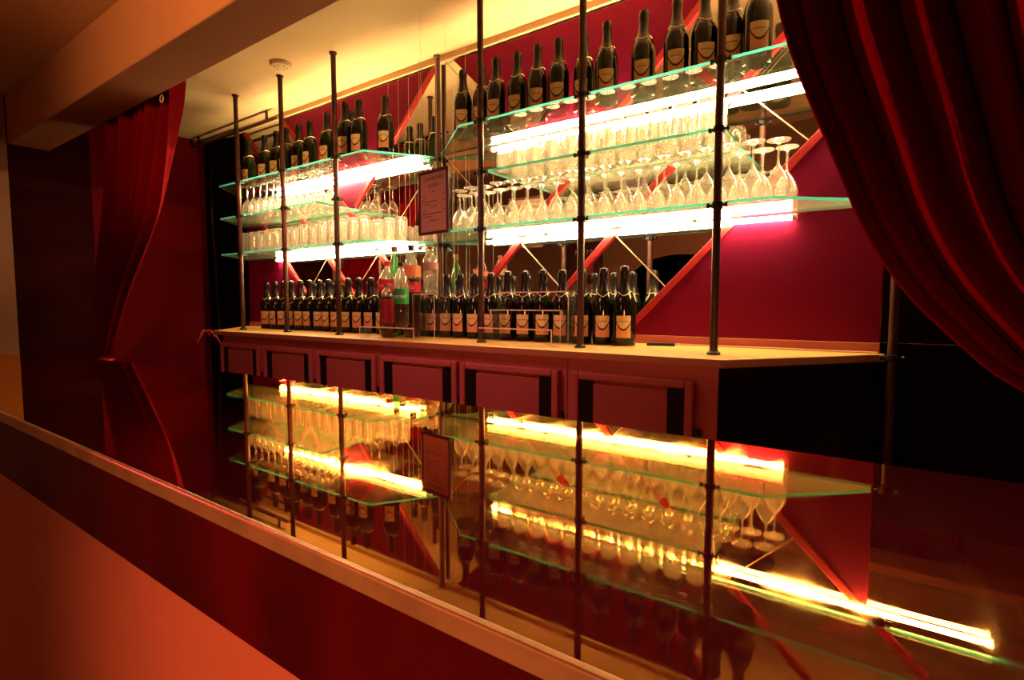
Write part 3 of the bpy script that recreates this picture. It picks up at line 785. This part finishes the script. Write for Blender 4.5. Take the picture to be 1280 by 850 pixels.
# right curtain, swept to the right close to the lens
e0 = [(0, -.19, 1.205), (.30, -.115, .55), (.50, -.063, .201), (.56, -.050, .151), (.63, -.029, .102), (.74, -.002, .025), (.83, .036, -.020), (.92, .075, -.058), (1, .20, -.100)]
e1 = [(0, .42, 1.205), (.30, .42, .60), (.50, .41, .32), (.56, .40, .26), (.63, .38, .20), (.74, .35, .12), (.83, .32, .06), (.92, .28, .01), (1, .24, -.060)]
curtain('velvet_curtain', (e0, e1), .40, 22, .015, .007, 'big red velvet curtain swept across the upper right foreground', 5, skew=.007, nu=420, nt=110, tail=(.3, .05))
def rail(name, x0, x1, y, h, label):
    t = thing(name, label, 'curtain rail', ((x0 + x1) / 2, y, H + h))
    L = (x1 - x0) / 2
    obj('rod', tube(bmesh.new(), [(-L, 0, 0), (L, 0, 0)], .008, 10), M['clamp'], t, smooth=True)
    for s in (-L + .02, L - .02): obj('bracket', box(bmesh.new(), s - .005, s + .005, -.005, .005, 0, CEIL - H - h), M['clamp'], t)
o = thing('curtain_ring', 'small pale ring hanging from the beam edge above the left curtain', 'ring', (-2.70, 1.104, H + .925))
obj('ring_band', tube(bmesh.new(), [(.016 * math.cos(k_ * PI / 8), 0, .016 * math.sin(k_ * PI / 8)) for k_ in range(17)], .003, 6), M['detector'], o, smooth=True)
obj('screw_eye', tube(bmesh.new(), [(0, 0, .016), (0, -.009, .022)], .003, 6), M['clamp'], o)
rail('curtain_rail', -3.55, -2.55, 1.17, 1.207, 'black rail carrying the left velvet curtain')
rail('curtain_rail', -.25, .48, .40, 1.207, 'black rail carrying the big right velvet curtain')

# ------------------------------------------------------------------ room lamps, plus added wash spots without fixtures
def plight(name, kind, loc, col, e, size=.1, rot=None, spot=None):
    l = bpy.data.lights.new(name, kind); l.color = col; l.energy = e
    if kind == 'AREA': l.size = size
    else: l.shadow_soft_size = size
    if spot: l.spot_size = spot; l.spot_blend = .9
    o = bpy.data.objects.new(name, l); COL.objects.link(o); o.location = loc
    if rot: o.rotation_euler = rot
    return o
def aim(o, target):
    d = Vector(target) - o.location; o.rotation_euler = d.to_track_quat('-Z', 'Y').to_euler()
a = plight('room_lamp', 'SPOT', (-1.2, -.6, H + 1.0), (1, .44, .12), 120, .12, spot=1.0); aim(a, (-2.1, .9, H + 1.12))
a = plight('room_lamp_low', 'SPOT', (.35, -1.0, H - .05), (1, .34, .14), 85, .10, spot=.7); aim(a, (-.22, .18, H - .33))
a = plight('red_wash', 'SPOT', (-2.3, 1.70, H + .45), (1, .08, .10), 9, .08, spot=1.4); aim(a, (-4.2, 1.75, H + .15))  # unseen spot added to redden the left wall
a = plight('drape_wash', 'SPOT', (-1.6, .75, H + .30), (1, .06, .12), 12, .08, spot=.4); aim(a, (-2.72, 1.17, H + .5))  # added spot to brighten the left curtain, no source stands there
a = plight('cabinet_wash', 'SPOT', (-1.4, .75, H + .75), (1, .33, .32), 27, .2, spot=2.0); aim(a, (-1.7, 1.56, H - .5))  # added fill for the cabinet doors, no lamp hangs here
a = plight('curtain_wash', 'SPOT', (-1.5, .22, H + .35), (1, .04, .08), 62, .04, spot=.7); aim(a, (.15, .40, H + .05))  # unseen spot added to bring out the right curtain's folds
a = plight('far_room', 'POINT', (-1.5, -1.6, H + .3), (1, .36, .16), 12, .2)

w = bpy.data.worlds.new('world'); scene.world = w; w.use_nodes = True
w.node_tree.nodes['Background'].inputs[0].default_value = (.05, .012, .008, 1); w.node_tree.nodes['Background'].inputs[1].default_value = .2

# ------------------------------------------------------------------ camera
cam = bpy.data.cameras.new('camera'); cam.sensor_width = 36; cam.lens = 36 * 660 / 1280; cam.clip_start = .01
co = bpy.data.objects.new('camera', cam); COL.objects.link(co)
co.location = (0, 0, H); co.rotation_euler = (math.radians(90 - 3.9005), 0, math.radians(34.936))
scene.camera = co
scene.view_settings.view_transform = 'Standard'; scene.view_settings.look = 'None'
scene.view_settings.exposure = 0.0; scene.view_settings.gamma = 1.0; scene.view_settings.use_curve_mapping = False
scene.cycles.transparent_max_bounces = 48
scene.cycles.max_bounces = 12; scene.cycles.glossy_bounces = 8
scene.cycles.caustics_reflective = False; scene.cycles.caustics_refractive = False
